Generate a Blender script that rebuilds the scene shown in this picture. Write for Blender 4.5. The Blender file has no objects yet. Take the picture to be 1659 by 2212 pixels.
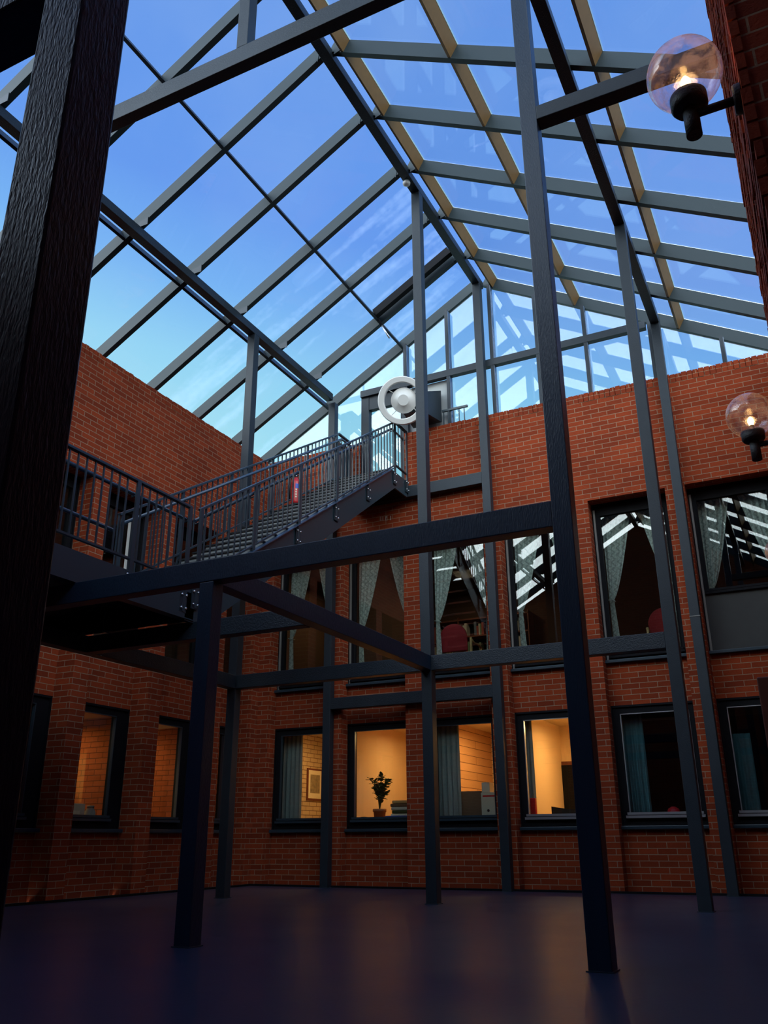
import bpy, bmesh, math, random
from mathutils import Vector, Matrix
random.seed(7)
S = bpy.context.scene
COL = S.collection
# ------------------------------------------------------------------ camera
cam_d = bpy.data.cameras.new('camera'); cam = bpy.data.objects.new('camera', cam_d); COL.objects.link(cam)
FPX = 1856.3
cam_d.sensor_fit = 'VERTICAL'; cam_d.sensor_height = 24.0; cam_d.lens = FPX*24.0/2212.0
cam_d.clip_start = 0.05; cam_d.clip_end = 500
p, r, yw_ = math.radians(20.777), math.radians(-0.354), math.radians(-26.3)
fw = Vector((math.sin(yw_)*math.cos(p), math.cos(yw_)*math.cos(p), math.sin(p)))
rt = Vector((math.cos(yw_), -math.sin(yw_), 0)); up = rt.cross(fw)
rt2 = rt*math.cos(r)+up*math.sin(r); up2 = -rt*math.sin(r)+up*math.cos(r)
m = Matrix((rt2, up2, -fw)).transposed().to_4x4(); m.translation = (0, 0, 0.77)
cam.matrix_world = m
S.camera = cam
S.view_settings.view_transform = 'Standard'; S.view_settings.look = 'None'
S.view_settings.gamma = 1; S.view_settings.use_curve_mapping = False
S.view_settings.exposure = 0.0
# ------------------------------------------------------------------ node helpers
class NT:
    def __init__(self, nt): self.nt = nt; nt.nodes.clear()
    def n(self, t, **k):
        nd = self.nt.nodes.new(t)
        ins = k.pop('ins', {})
        for a, b in k.items(): setattr(nd, a, b)
        for a, b in ins.items(): self.set(nd.inputs[a], b)
        return nd
    def set(self, sock, v):
        if isinstance(v, bpy.types.NodeSocket): self.nt.links.new(v, sock)
        else:
            if sock.type == 'RGBA' and len(v) == 3: v = (*v, 1)
            sock.default_value = v
    def math(self, op, a, b=0.0, c=0.0, clamp=False):
        nd = self.nt.nodes.new('ShaderNodeMath'); nd.operation = op; nd.use_clamp = clamp
        for i, v in enumerate((a, b, c)): self.set(nd.inputs[i], v)
        return nd.outputs[0]
    def ramp(self, fac, stops, interp='LINEAR'):
        nd = self.nt.nodes.new('ShaderNodeValToRGB'); cr = nd.color_ramp; cr.interpolation = interp
        while len(cr.elements) > 1: cr.elements.remove(cr.elements[-1])
        cr.elements[0].position = stops[0][0]; cr.elements[0].color = (*stops[0][1], 1)
        for ps, c in stops[1:]:
            e = cr.elements.new(ps); e.color = (*c, 1)
        self.set(nd.inputs[0], fac); return nd.outputs[0]
    def mix(self, fac, a, b, bt='MIX'):
        nd = self.nt.nodes.new('ShaderNodeMix'); nd.data_type = 'RGBA'; nd.blend_type = bt
        self.set(nd.inputs[0], fac); self.set(nd.inputs[6], a); self.set(nd.inputs[7], b); return nd.outputs[2]
# ------------------------------------------------------------------ sky
world = bpy.data.worlds.new('sky'); S.world = world; world.use_nodes = True
W = NT(world.node_tree)
tc = W.n('ShaderNodeTexCoord'); sep = W.n('ShaderNodeSeparateXYZ', ins={0: tc.outputs['Generated']})
X_, Y_, Z_ = sep.outputs
t = W.math('ADD', Z_, W.math('MULTIPLY', W.math('ADD', X_, 0.55), 0.22))
blue = W.ramp(t, [(0.30, (.55, .88, .95)), (0.42, (.40, .80, .95)), (0.50, (.31, .69, .96)), (0.58, (.20, .475, .95)),
                  (0.66, (.145, .345, .90)), (0.85, (.14, .33, .85))])
ns = W.n('ShaderNodeTexNoise', ins={'Vector': tc.outputs['Generated'], 'Scale': 2.6, 'Detail': 5.0, 'Roughness': .55})
cl = W.math('MULTIPLY', W.math('SUBTRACT', ns.outputs[0], 0.42, clamp=True), 0.5)
blue = W.mix(cl, blue, (.62, .80, 1.0))
SOUTH = 7.2
band = W.ramp(Z_, [(0.0, (.22, .24, .25)), (0.20, (.78, .82, .85)), (0.42, (.96, 1.0, 1.0)), (0.60, (.62, .72, .86)), (0.82, (.035, .055, .11)), (1.0, (.02, .045, .115))])
southc = W.mix(1.0, band, (0.94*SOUTH, 0.98*SOUTH, 1.0*SOUTH), 'MULTIPLY')
sf = W.ramp(W.math('MULTIPLY_ADD', Y_, -0.5, 0.5), [(0.44, (0, 0, 0)), (0.66, (1, 1, 1))], 'EASE')
sky = W.mix(sf, blue, southc)
bg = W.n('ShaderNodeBackground', ins={'Color': sky, 'Strength': 1.0})
W.nt.links.new(bg.outputs[0], W.n('ShaderNodeOutputWorld').inputs[0])
# ------------------------------------------------------------------ materials
MATS = {}
def newmat(name):
    m_ = bpy.data.materials.new(name); m_.use_nodes = True; MATS[name] = m_
    return m_, NT(m_.node_tree)
def principled(name, col, rough=.5, metal=0., bump=0., bscale=60., var=0., vscale=6., spec=.5, emit=None, stretch=None):
    m_, T = newmat(name)
    geo = T.n('ShaderNodeNewGeometry'); vec = geo.outputs['Position']
    if stretch:
        vec = T.n('ShaderNodeMapping', ins={0: vec, 'Scale': stretch}).outputs[0]
    b = T.n('ShaderNodeBsdfPrincipled', ins={'Roughness': rough, 'Metallic': metal, 'Specular IOR Level': spec})
    c = col
    if var:
        nz = T.n('ShaderNodeTexNoise', ins={'Vector': vec, 'Scale': vscale, 'Detail': 4.})
        c = T.mix(T.math('MULTIPLY', nz.outputs[0], 1.0), tuple(x*(1-var) for x in col), tuple(min(1, x*(1+var)) for x in col))
    T.set(b.inputs['Base Color'], c)
    if bump:
        nb = T.n('ShaderNodeTexNoise', ins={'Vector': vec, 'Scale': bscale, 'Detail': 3.})
        bm = T.n('ShaderNodeBump', ins={'Strength': bump, 'Distance': .01, 'Height': nb.outputs[0]})
        T.nt.links.new(bm.outputs[0], b.inputs['Normal'])
    if emit:
        T.set(b.inputs['Emission Color'], emit[0]); b.inputs['Emission Strength'].default_value = emit[1]
    T.nt.links.new(b.outputs[0], T.n('ShaderNodeOutputMaterial').inputs[0])
    return m_
def brick(name, c1, c2, mortar, bw=.277, rh=.0865, ms=.0055, offset=.5, rough=.85, bump=.9, proud=1.0, dirt=0.0):
    m_, T = newmat(name)
    geo = T.n('ShaderNodeNewGeometry')
    sp = T.n('ShaderNodeSeparateXYZ', ins={0: geo.outputs['Position']})
    sn = T.n('ShaderNodeSeparateXYZ', ins={0: geo.outputs['True Normal']})
    fx = T.math('GREATER_THAN', T.math('ABSOLUTE', sn.outputs[0]), .5)
    fz = T.math('GREATER_THAN', T.math('ABSOLUTE', sn.outputs[2]), .5)
    u = T.math('ADD', T.math('MULTIPLY', sp.outputs[1], fx), T.math('MULTIPLY', sp.outputs[0], T.math('SUBTRACT', 1., fx)))
    v = T.math('ADD', T.math('MULTIPLY', sp.outputs[2], T.math('SUBTRACT', 1., fz)), T.math('MULTIPLY', sp.outputs[1], fz))
    vec = T.n('ShaderNodeCombineXYZ', ins={0: T.math('ADD', u, 30.), 1: T.math('ADD', v, 30*rh)}).outputs[0]
    kw = dict(offset=offset, offset_frequency=2, squash=1.0)
    bt = T.n('ShaderNodeTexBrick', ins={'Vector': vec, 'Color1': c1, 'Color2': c2, 'Mortar': mortar, 'Scale': 1., 'Mortar Size': ms,
             'Mortar Smooth': .15, 'Bias': 0., 'Brick Width': bw, 'Row Height': rh}, **kw)
    bh = T.n('ShaderNodeTexBrick', ins={'Vector': vec, 'Color1': (0, 0, 0), 'Color2': (1, 1, 1), 'Mortar': (0, 0, 0), 'Scale': 1., 'Mortar Size': ms,
             'Mortar Smooth': .3, 'Bias': 0., 'Brick Width': bw, 'Row Height': rh}, **kw)
    nz = T.n('ShaderNodeTexNoise', ins={'Vector': geo.outputs['Position'], 'Scale': 55., 'Detail': 5., 'Roughness': .65})
    nl = T.n('ShaderNodeTexNoise', ins={'Vector': geo.outputs['Position'], 'Scale': 1.3, 'Detail': 3.})
    col = T.mix(T.math('MULTIPLY', nz.outputs[0], .55), bt.outputs['Color'], tuple(x*.35 for x in c1), 'MIX')
    col = T.mix(T.math('MULTIPLY', T.math('SUBTRACT', nl.outputs[0], .45, clamp=True), 1.4*dirt, clamp=True), col, tuple(x*.4 for x in c2))
    inv = T.math('SUBTRACT', 1., bt.outputs['Fac'])
    hh = T.math('MULTIPLY', inv, T.math('ADD', .55, T.math('MULTIPLY', T.n('ShaderNodeRGBToBW', ins={0: bh.outputs['Color']}).outputs[0], .9*proud)))
    h = T.math('ADD', hh, T.math('MULTIPLY', nz.outputs[0], .25))
    bm = T.n('ShaderNodeBump', ins={'Strength': bump, 'Distance': .02, 'Height': h})
    b = T.n('ShaderNodeBsdfPrincipled', ins={'Base Color': col, 'Roughness': rough, 'Specular IOR Level': .2, 'Normal': bm.outputs[0]})
    T.nt.links.new(b.outputs[0], T.n('ShaderNodeOutputMaterial').inputs[0])
    return m_
def glass(name, tint=(.9, .95, .95), refl=.10, haze=0., rough=0.0, hazecol=(.75, .85, .95), pattern=None):
    m_, T = newmat(name)
    tr = T.n('ShaderNodeBsdfTransparent', ins={'Color': tint})
    gl = T.n('ShaderNodeBsdfGlossy', ins={'Color': (1, 1, 1), 'Roughness': rough})
    lw = T.n('ShaderNodeLayerWeight', ins={'Blend': .5})
    fac = T.math('ADD', refl, T.math('MULTIPLY', T.math('POWER', lw.outputs['Facing'], 5.0), .9), clamp=True)
    mx = T.n('ShaderNodeMixShader', ins={0: fac, 1: tr.outputs[0], 2: gl.outputs[0]})
    out = mx.outputs[0]
    if haze:
        geo = T.n('ShaderNodeNewGeometry')
        mp = T.n('ShaderNodeMapping', ins={0: geo.outputs['Position'], 'Scale': (.35, 2.6, .35)})
        nz = T.n('ShaderNodeTexNoise', ins={'Vector': mp.outputs[0], 'Scale': 1.1, 'Detail': 3.})
        n2 = T.n('ShaderNodeTexNoise', ins={'Vector': geo.outputs['Position'], 'Scale': 9., 'Detail': 4.})
        hz = T.math('MULTIPLY', T.math('SUBTRACT', T.math('ADD', nz.outputs[0], T.math('MULTIPLY', n2.outputs[0], .25)), .62, clamp=True), haze*4, clamp=True)
        df = T.n('ShaderNodeBsdfTranslucent', ins={'Color': hazecol})
        out = T.n('ShaderNodeMixShader', ins={0: hz, 1: out, 2: df.outputs[0]}).outputs[0]
    T.nt.links.new(out, T.n('ShaderNodeOutputMaterial').inputs[0])
    return m_
def emitter(name, col, strength):
    m_, T = newmat(name)
    e = T.n('ShaderNodeEmission', ins={'Color': col, 'Strength': strength})
    T.nt.links.new(e.outputs[0], T.n('ShaderNodeOutputMaterial').inputs[0]); return m_

M_BRICK = brick('red_brick', (.40, .060, .015), (.23, .032, .009), (.42, .29, .18), dirt=.5, proud=1.7)
M_SOLDIER = brick('coping_brick', (.36, .055, .015), (.19, .030, .012), (.26, .17, .12), bw=.0925, rh=.16, offset=0., proud=1.5)
M_OFFBRICK = brick('office_painted_brick', (.78, .58, .36), (.70, .52, .32), (.20, .10, .05), ms=.007, proud=.3, bump=.4, rough=.7)
M_OFFBRICK2 = brick('office_bed_joint_brick', (.72, .40, .20), (.62, .34, .16), (.12, .05, .02), bw=3.0, rh=.15, ms=.006, proud=.3, bump=.4, rough=.7)
M_REDIN = brick('office_red_brick', (.50, .15, .06), (.40, .11, .04), (.12, .05, .03), ms=.006, proud=.4, bump=.4)
M_STEEL = principled('grey_green_paint', (.019, .033, .040), rough=.50, spec=.3, bump=.12, bscale=160.)
M_POST = principled('slate_post_paint', (.019, .028, .038), rough=.45, spec=.35, bump=.22, bscale=90., var=.15)
M_NEAR = principled('rough_grain_dark_paint', (.008, .022, .046), rough=.36, spec=.42, bump=.36, bscale=85., stretch=(1.5, 1.5, .35), var=.15)
M_BEAM = principled('dark_beam_paint', (.014, .022, .032), rough=.42, spec=.4, bump=.5, bscale=60., var=.2)
M_TRANSOM = principled('ochre_brown_transom', (.17, .092, .028), rough=.6, var=.15, vscale=12.)  # ochre-brown colour of the right-slope transoms, left ones are slate
M_ALU = principled('bright_aluminium', (.72, .75, .78), rough=.28, metal=.85)
M_DARK = principled('black_stained_timber', (.006, .006, .008), rough=.7, bump=.2, bscale=80., spec=.15)
M_FRAMEG = principled('grey_timber_edge', (.22, .22, .20), rough=.6, var=.2)
M_RAIL = principled('blue_grey_rail_paint', (.022, .040, .054), rough=.32)
M_RAILT = principled('blue_handrail_paint', (.05, .085, .14), rough=.22)
M_TREAD = principled('grey_riser_plate', (.24, .27, .28), rough=.5, var=.1)
M_DTREAD = principled('dark_tread_plate', (.012, .014, .017), rough=.6)
M_BOLT = principled('zinc_bolt', (.8, .8, .78), rough=.25, metal=.9)
M_WHITE = principled('white_enamel', (.78, .78, .75), rough=.35)
M_GREYPAN = principled('pale_grey_panel', (.45, .48, .48), rough=.5)
M_BLACK = principled('black_plastic', (.01, .01, .012), rough=.4)
M_IRON = principled('weathered_black_iron', (.03, .03, .032), rough=.55, bump=.4, bscale=90., var=.3, vscale=20.)
M_RED = principled('red_enamel', (.55, .02, .025), rough=.25)
M_BLUE = principled('blue_label', (.02, .08, .45), rough=.4)
M_REDFAB = principled('red_fabric', (.36, .010, .014), rough=.8)
M_WOOD = principled('pale_birch', (.62, .36, .13), rough=.45, var=.15, vscale=20.)
M_BWOOD = principled('red_brown_panel', (.16, .045, .022), rough=.6, var=.12)
M_BRPAN = principled('brown_guard_panel', (.15, .10, .085), rough=.5)
M_PLASTER = principled('warm_plaster', (.80, .60, .38), rough=.8, bump=.1, bscale=200.)
M_CEIL = principled('office_ceiling', (.75, .62, .42), rough=.9)
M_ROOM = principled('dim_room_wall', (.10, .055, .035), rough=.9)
M_CLAY = principled('terracotta', (.45, .16, .06), rough=.7)
M_LEAF = principled('plant_green', (.035, .075, .02), rough=.5, var=.4, vscale=30.)
M_CARD = principled('brown_cardboard', (.16, .09, .045), rough=.8)
M_CARTON = principled('white_carton', (.60, .54, .42), rough=.7)
M_PAPER = principled('cream_paper', (.85, .75, .55), rough=.8)
M_ART = principled('sketch_tones', (.30, .24, .15), rough=.8, var=.7, vscale=16.)
M_TEAL = principled('grey_teal_curtain', (.26, .29, .27), rough=.9, var=.15, vscale=20.)
M_DTEAL = principled('deep_teal_curtain', (.07, .17, .19), rough=.9, var=.2, vscale=20.)
M_PANELG = principled('dark_grey_infill_board', (.032, .033, .032), rough=.7, var=.15)
M_BULB = emitter('warm_bulb_filament', (1, .55, .16), 16.)
M_TUBE = emitter('warm_tube', (1, .72, .38), 6.)
def globe_glass():
    m_, T = newmat('globe_glass')
    geo = T.n('ShaderNodeNewGeometry')
    n1 = T.n('ShaderNodeTexNoise', ins={'Vector': geo.outputs['Position'], 'Scale': 9., 'Detail': 6., 'Roughness': .6, 'Distortion': 1.2})
    n2 = T.n('ShaderNodeTexNoise', ins={'Vector': geo.outputs['Position'], 'Scale': 160., 'Detail': 2.})
    bm = T.n('ShaderNodeBump', ins={'Strength': .35, 'Distance': .004, 'Height': T.math('ADD', n1.outputs[0], T.math('MULTIPLY', n2.outputs[0], .15))})
    tr = T.n('ShaderNodeBsdfTransparent', ins={'Color': (.86, .86, .93)})
    gl = T.n('ShaderNodeBsdfGlossy', ins={'Color': (.95, .95, 1), 'Roughness': .04, 'Normal': bm.outputs[0]})
    df = T.n('ShaderNodeBsdfTranslucent', ins={'Color': (.50, .40, .44)})
    lw = T.n('ShaderNodeLayerWeight', ins={'Blend': .5})
    fac = T.math('ADD', .10, T.math('MULTIPLY', T.math('POWER', lw.outputs['Facing'], 3.0), .6), clamp=True)
    a = T.n('ShaderNodeMixShader', ins={0: fac, 1: tr.outputs[0], 2: gl.outputs[0]})
    hz = T.math('MULTIPLY', T.math('SUBTRACT', T.math('ADD', n1.outputs[0], T.math('MULTIPLY', n2.outputs[0], .3)), .56, clamp=True), 1.5, clamp=True)
    hz = T.math('ADD', T.math('MINIMUM', hz, .26), .035)
    b = T.n('ShaderNodeMixShader', ins={0: hz, 1: a.outputs[0], 2: df.outputs[0]})
    T.nt.links.new(b.outputs[0], T.n('ShaderNodeOutputMaterial').inputs[0]); return m_
M_GLOBE = globe_glass()
M_PANE = glass('window_glass', tint=(.86, .92, .92), refl=.07)
M_ROOFG = glass('roof_glass', tint=(.985, .995, .995), refl=.02)
M_ROOFH = glass('stained_roof_glass', tint=(.985, .995, .995), refl=.02, haze=.10, hazecol=(.75, .85, .98))
M_GABG = glass('gable_glass', tint=(.93, .97, .97), refl=.04)
# lace
def lace():
    m_, T = newmat('cream_lace')
    geo = T.n('ShaderNodeNewGeometry'); sp = T.n('ShaderNodeSeparateXYZ', ins={0: geo.outputs['Position']})
    v = T.n('ShaderNodeTexVoronoi', ins={'Vector': geo.outputs['Position'], 'Scale': 26.})
    zz = T.math('PINGPONG', T.math('MULTIPLY', sp.outputs[2], 1.0), .06)
    k = T.math('GREATER_THAN', T.math('PINGPONG', T.math('ADD', sp.outputs[0], zz), .05), .034)
    col = T.mix(T.math('MULTIPLY', k, .5), (.88, .88, .78), (.46, .47, .42))
    col = T.mix(T.math('MULTIPLY', T.math('GREATER_THAN', v.outputs['Distance'], .42), .35), col, (.30, .31, .28))
    d = T.n('ShaderNodeBsdfDiffuse', ins={0: col}); tl = T.n('ShaderNodeBsdfTranslucent', ins={0: col})
    tp = T.n('ShaderNodeBsdfTransparent')
    a = T.n('ShaderNodeMixShader', ins={0: .25, 1: d.outputs[0], 2: tl.outputs[0]})
    b = T.n('ShaderNodeMixShader', ins={0: T.math('ADD', .08, T.math('MULTIPLY', k, .12)), 1: a.outputs[0], 2: tp.outputs[0]})
    T.nt.links.new(b.outputs[0], T.n('ShaderNodeOutputMaterial').inputs[0]); return m_
M_LACE = lace()
def floor_mat():
    m_, T = newmat('painted_screed')
    geo = T.n('ShaderNodeNewGeometry')
    n1 = T.n('ShaderNodeTexNoise', ins={'Vector': geo.outputs['Position'], 'Scale': .8, 'Detail': 4.})
    n2 = T.n('ShaderNodeTexNoise', ins={'Vector': geo.outputs['Position'], 'Scale': 40., 'Detail': 3.})
    c = T.mix(n1.outputs[0], (.026, .034, .066), (.040, .046, .080))
    rg = T.math('ADD', .27, T.math('MULTIPLY', n1.outputs[0], .12))
    bm = T.n('ShaderNodeBump', ins={'Strength': .12, 'Distance': .004, 'Height': n2.outputs[0]})
    b = T.n('ShaderNodeBsdfPrincipled', ins={'Base Color': c, 'Roughness': rg, 'Specular IOR Level': .38, 'Normal': bm.outputs[0]})
    T.nt.links.new(b.outputs[0], T.n('ShaderNodeOutputMaterial').inputs[0]); return m_
M_FLOOR = floor_mat()
# ------------------------------------------------------------------ mesh builder
class MB:
    def __init__(s): s.bm = bmesh.new()
    def hexa(s, c):
        v = [s.bm.verts.new(x) for x in c]
        for f in ((0, 3, 2, 1), (4, 5, 6, 7), (0, 1, 5, 4), (1, 2, 6, 5), (2, 3, 7, 6), (3, 0, 4, 7)): s.bm.faces.new([v[i] for i in f])
        return s
    def box(s, x0, x1, y0, y1, z0, z1):
        x0, x1 = sorted((x0, x1)); y0, y1 = sorted((y0, y1)); z0, z1 = sorted((z0, z1))
        return s.hexa([(x0, y0, z0), (x1, y0, z0), (x1, y1, z0), (x0, y1, z0), (x0, y0, z1), (x1, y0, z1), (x1, y1, z1), (x0, y1, z1)])
    def bar(s, a, b, w, h, upv=(0, 0, 1)):
        a, b = Vector(a), Vector(b); d = (b-a).normalized(); u = Vector(upv); sd = d.cross(u).normalized(); u = sd.cross(d).normalized()
        sd *= w/2; u *= h/2
        return s.hexa([a-sd-u, a+sd-u, b+sd-u, b-sd-u, a-sd+u, a+sd+u, b+sd+u, b-sd+u])
    def tube(s, pts, rad, n=12, cap=True):
        pts = [Vector(q) for q in pts]; rings = []
        rads = rad if isinstance(rad, (list, tuple)) else [rad]*len(pts)
        ref = None
        for i, q in enumerate(pts):
            d = (pts[min(i+1, len(pts)-1)]-pts[max(i-1, 0)]).normalized()
            if ref is None: ref = Vector((0, 0, 1)) if abs(d.z) < .9 else Vector((1, 0, 0))
            a = d.cross(ref).normalized(); b = a.cross(d).normalized(); ref = b
            rings.append([s.bm.verts.new(q+(a*math.cos(2*math.pi*k/n)+b*math.sin(2*math.pi*k/n))*rads[i]) for k in range(n)])
        for r0, r1 in zip(rings, rings[1:]):
            for k in range(n): s.bm.faces.new((r0[k], r0[(k+1) % n], r1[(k+1) % n], r1[k])).smooth = True
        if cap:
            s.bm.faces.new(list(reversed(rings[0]))); s.bm.faces.new(rings[-1])
        return s
    def lathe(s, o, ax, prof, n=24, smooth=True):
        o = Vector(o); ax = Vector(ax).normalized(); t_ = Vector((1, 0, 0)) if abs(ax.x) < .8 else Vector((0, 1, 0))
        a = ax.cross(t_).normalized(); b = ax.cross(a); rings = []
        for rr, hh in prof:
            if rr < 1e-6: rings.append([s.bm.verts.new(o+ax*hh)])
            else: rings.append([s.bm.verts.new(o+ax*hh+(a*math.cos(2*math.pi*k/n)+b*math.sin(2*math.pi*k/n))*rr) for k in range(n)])
        for r0, r1 in zip(rings, rings[1:]):
            for k in range(n):
                if len(r0) == 1 and len(r1) == 1: continue
                if len(r0) == 1: f = (r0[0], r1[k], r1[(k+1) % n])
                elif len(r1) == 1: f = (r0[k], r1[0], r0[(k+1) % n])
                else: f = (r0[k], r1[k], r1[(k+1) % n], r0[(k+1) % n])
                s.bm.faces.new(f).smooth = smooth
        return s
    def prism(s, poly, off):
        off = Vector(off); a = [s.bm.verts.new(q) for q in poly]; b = [s.bm.verts.new(Vector(q)+off) for q in poly]
        s.bm.faces.new(a); s.bm.faces.new(list(reversed(b))); n = len(a)
        for i in range(n): s.bm.faces.new((a[i], b[i], b[(i+1) % n], a[(i+1) % n]))
        return s
    def grid(s, fn, nu, nv, thick=.006):
        for o_ in (0, 1):
            vs = [[s.bm.verts.new(fn(i/nu, j/nv, o_*thick)) for j in range(nv+1)] for i in range(nu+1)]
            for i in range(nu):
                for j in range(nv):
                    s.bm.faces.new((vs[i][j], vs[i+1][j], vs[i+1][j+1], vs[i][j+1])).smooth = True
        return s
    def build(s, name, mat, parent=None, bevel=0.0, loc=None):
        off = Vector(parent['_o'] if parent and '_o' in parent else (loc or (0, 0, 0)))
        bmesh.ops.translate(s.bm, verts=s.bm.verts, vec=-off)
        bmesh.ops.recalc_face_normals(s.bm, faces=s.bm.faces)
        me = bpy.data.meshes.new(name); s.bm.to_mesh(me); s.bm.free(); me.materials.append(mat)
        o = bpy.data.objects.new(name, me); COL.objects.link(o)
        if bevel:
            bv = o.modifiers.new('bevel', 'BEVEL'); bv.width = bevel; bv.segments = 2; bv.limit_method = 'ANGLE'
        if parent:
            o.parent = parent
            if '_o' in parent: o['_o'] = parent['_o']
        else:
            o.location = off; o['_o'] = tuple(off)
        return o
def B(): return MB()
def tag(o, label, cat, group=None):
    o['label'] = label; o['category'] = cat
    if group: o['group'] = group
    return o
def empty(name, loc):
    o = bpy.data.objects.new(name, None); COL.objects.link(o); o.location = loc; o['_o'] = tuple(loc); o.empty_display_size = .1
    return o
def thing(name, label, cat, loc, group=None): return tag(empty(name, loc), label, cat, group)
def struct(o): o['kind'] = 'structure'; return o
# ------------------------------------------------------------------ dimensions
X1, X2, X3 = -7.859, -4.653, -1.435
YA, YB, YC, YD = 1.14, 5.893, 10.743, 13.6
CW = .148; HW = CW/2
YW, XL = 13.7, -9.45
ZR, ZP, ZW = 10.945, 9.082, 8.12
SL = (ZR-ZP)/(X2-X1); REC = .24
RECL = .34
YF = -1.4     # unseen wall behind the viewer, set close to block low southern sky
XR = .65
# ------------------------------------------------------------------ structure: floor
struct(B().box(XL-.3, XR+.3, YF-.3, 14.3, -.12, 0).build('floor', M_FLOOR))
# back wall bays
PW = .31
RK = [-9.20, -7.65, -6.07, -4.50, -2.92, -1.34, .24]     # right edges of piers (bay left edges)
bays_b = [(RK[i], RK[i+1]-PW) for i in range(6)]
piers_l = [(7.45, 7.76), (9.05, 9.36), (10.65, 10.96), (12.25, 12.56)]
bays_l = [(7.76, 9.05), (9.36, 10.65), (10.96, 12.25), (12.56, 13.45)]
ZS1, ZL1, ZS2, ZL2 = .87, 2.70, 3.36, 6.10
DX0, DX1, DZ = -7.30, -6.33, 7.0      # stair-head door gap in the back wall
wb = B()
wb.box(XL-.35, DX0, YW, YW+.36, ZL2, ZW-.16).box(DX1, XR+.3, YW, YW+.36, ZL2, ZW-.16).box(DX0, DX1, YW, YW+.36, ZL2, DZ)
wb.box(XL-.35, RK[0], YW, YW+.36, 0, ZL2)
for i in range(1, 7): wb.box(RK[i]-PW, RK[i] if i < 6 else XR+.3, YW, YW+.36, 0, ZL2)
for i, (a, b) in enumerate(bays_b):
    wb.box(a, b, YW+REC, YW+.36, 0, ZS1).box(a, b, YW+REC, YW+.36, ZL1, ZS2)
wall_back = struct(wb.build('wall_back', M_BRICK))
def soldier_row(mb, axis, a, b, d0, d1, z0, z1, step=.0925):
    n = int((b-a)/step)
    for i in range(n):
        u0 = a+i*step; j = random.uniform(-.006, .006); jz = random.uniform(-.007, .007)
        if axis == 'x': mb.box(u0+.006, u0+step-.006, d0+j, d1, z0, z1+jz)
        else: mb.box(d0+j, d1, u0+.006, u0+step-.006, z0, z1+jz)
co = B(); soldier_row(co, 'x', XL, DX0, YW-.004, YW+.30, ZW-.16, ZW); soldier_row(co, 'x', DX1, XR, YW-.004, YW+.30, ZW-.16, ZW)
co.box(XL, DX0, YW+.006, YW+.36, ZW-.16, ZW-.012).box(DX1, XR+.3, YW+.006, YW+.36, ZW-.16, ZW-.012)
co.build('brick_coping', M_BRICK, wall_back)
mk = B()
for x_, zz in ((-6.845, 6.44), (-6.80, 6.435), (-6.745, 6.43), (-6.715, 6.425), (-6.635, 6.42)): mk.box(x_, x_+.012, YW-.004, YW+.01, zz-.04, zz+.045)
mk.box(-6.74, -6.70, YW-.004, YW+.01, 6.445, 6.475)
mk.build('mortar_mark', principled('white_mortar', (.55, .46, .38), rough=.9), wall_back)
wl = B()
wl.box(XL-.46, XL, YF, YW, ZL2, ZW-.16).box(XL-.46, XL, YF, 7.45, 0, ZL2)
for a, b in piers_l: wl.box(XL-.46, XL, a, b, 0, ZL2)
wl.box(XL-.46, XL, 13.45, YW, 0, ZL2)
for a, b in bays_l: wl.box(XL-.46, XL-RECL, a, b, 0, ZS1).box(XL-.46, XL-RECL, a, b, ZL1, ZS2+.02)
wall_left = struct(wl.build('wall_left', M_BRICK))
co = B(); soldier_row(co, 'y', 2.0, YW-.02, XL+.004, XL-.3, ZW-.16, ZW); co.box(XL-.36, XL-.006, YF, YW, ZW-.16, ZW-.012)
co.build('brick_coping', M_BRICK, wall_left)
# right wall with its projecting brick pier
wr = B().box(XR, XR+.3, YF, 14.06, 0, ZW)
wall_right = struct(wr.build('wall_right', M_BRICK))
pr_ = B().box(.139, XR, 2.875, 5.785, 0, ZW)
for k in range(int(ZW/.0865)):
    z = k*.0865; y = 2.86+(0 if k % 2 else -.1385)
    while y < 5.8-.02:
        j = random.uniform(-.007, .007)
        pr_.box(.125+j, .16, max(2.86, y)+.006, min(5.8, y+.277)-.006, z+.006, z+.0865-.006); y += .277
pr_.build('brick_pier', M_BRICK, wall_right)
B().box(.30, XR, 9.3, 10.3, 0, ZW).build('brick_pier', M_BRICK, wall_right)
struct(B().box(XL-.36, XR+.3, YF-.3, YF, 0, ZW).prism([(XL-.36, YF-.3, ZW), (XR+.3, YF-.3, ZW), (X2, YF-.3, ZR+.05)], (0, .3, 0)).build('wall_front', M_BRICK))  # unseen wall; solid gable added to keep southern sky out of reflections
# floor edge trim along the walls
struct(B().box(XL, XR, YW-.05, YW, 0, .03).box(XL, XL+.05, 2, YW, 0, .03).build('baseboard_back', M_DARK))
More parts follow.
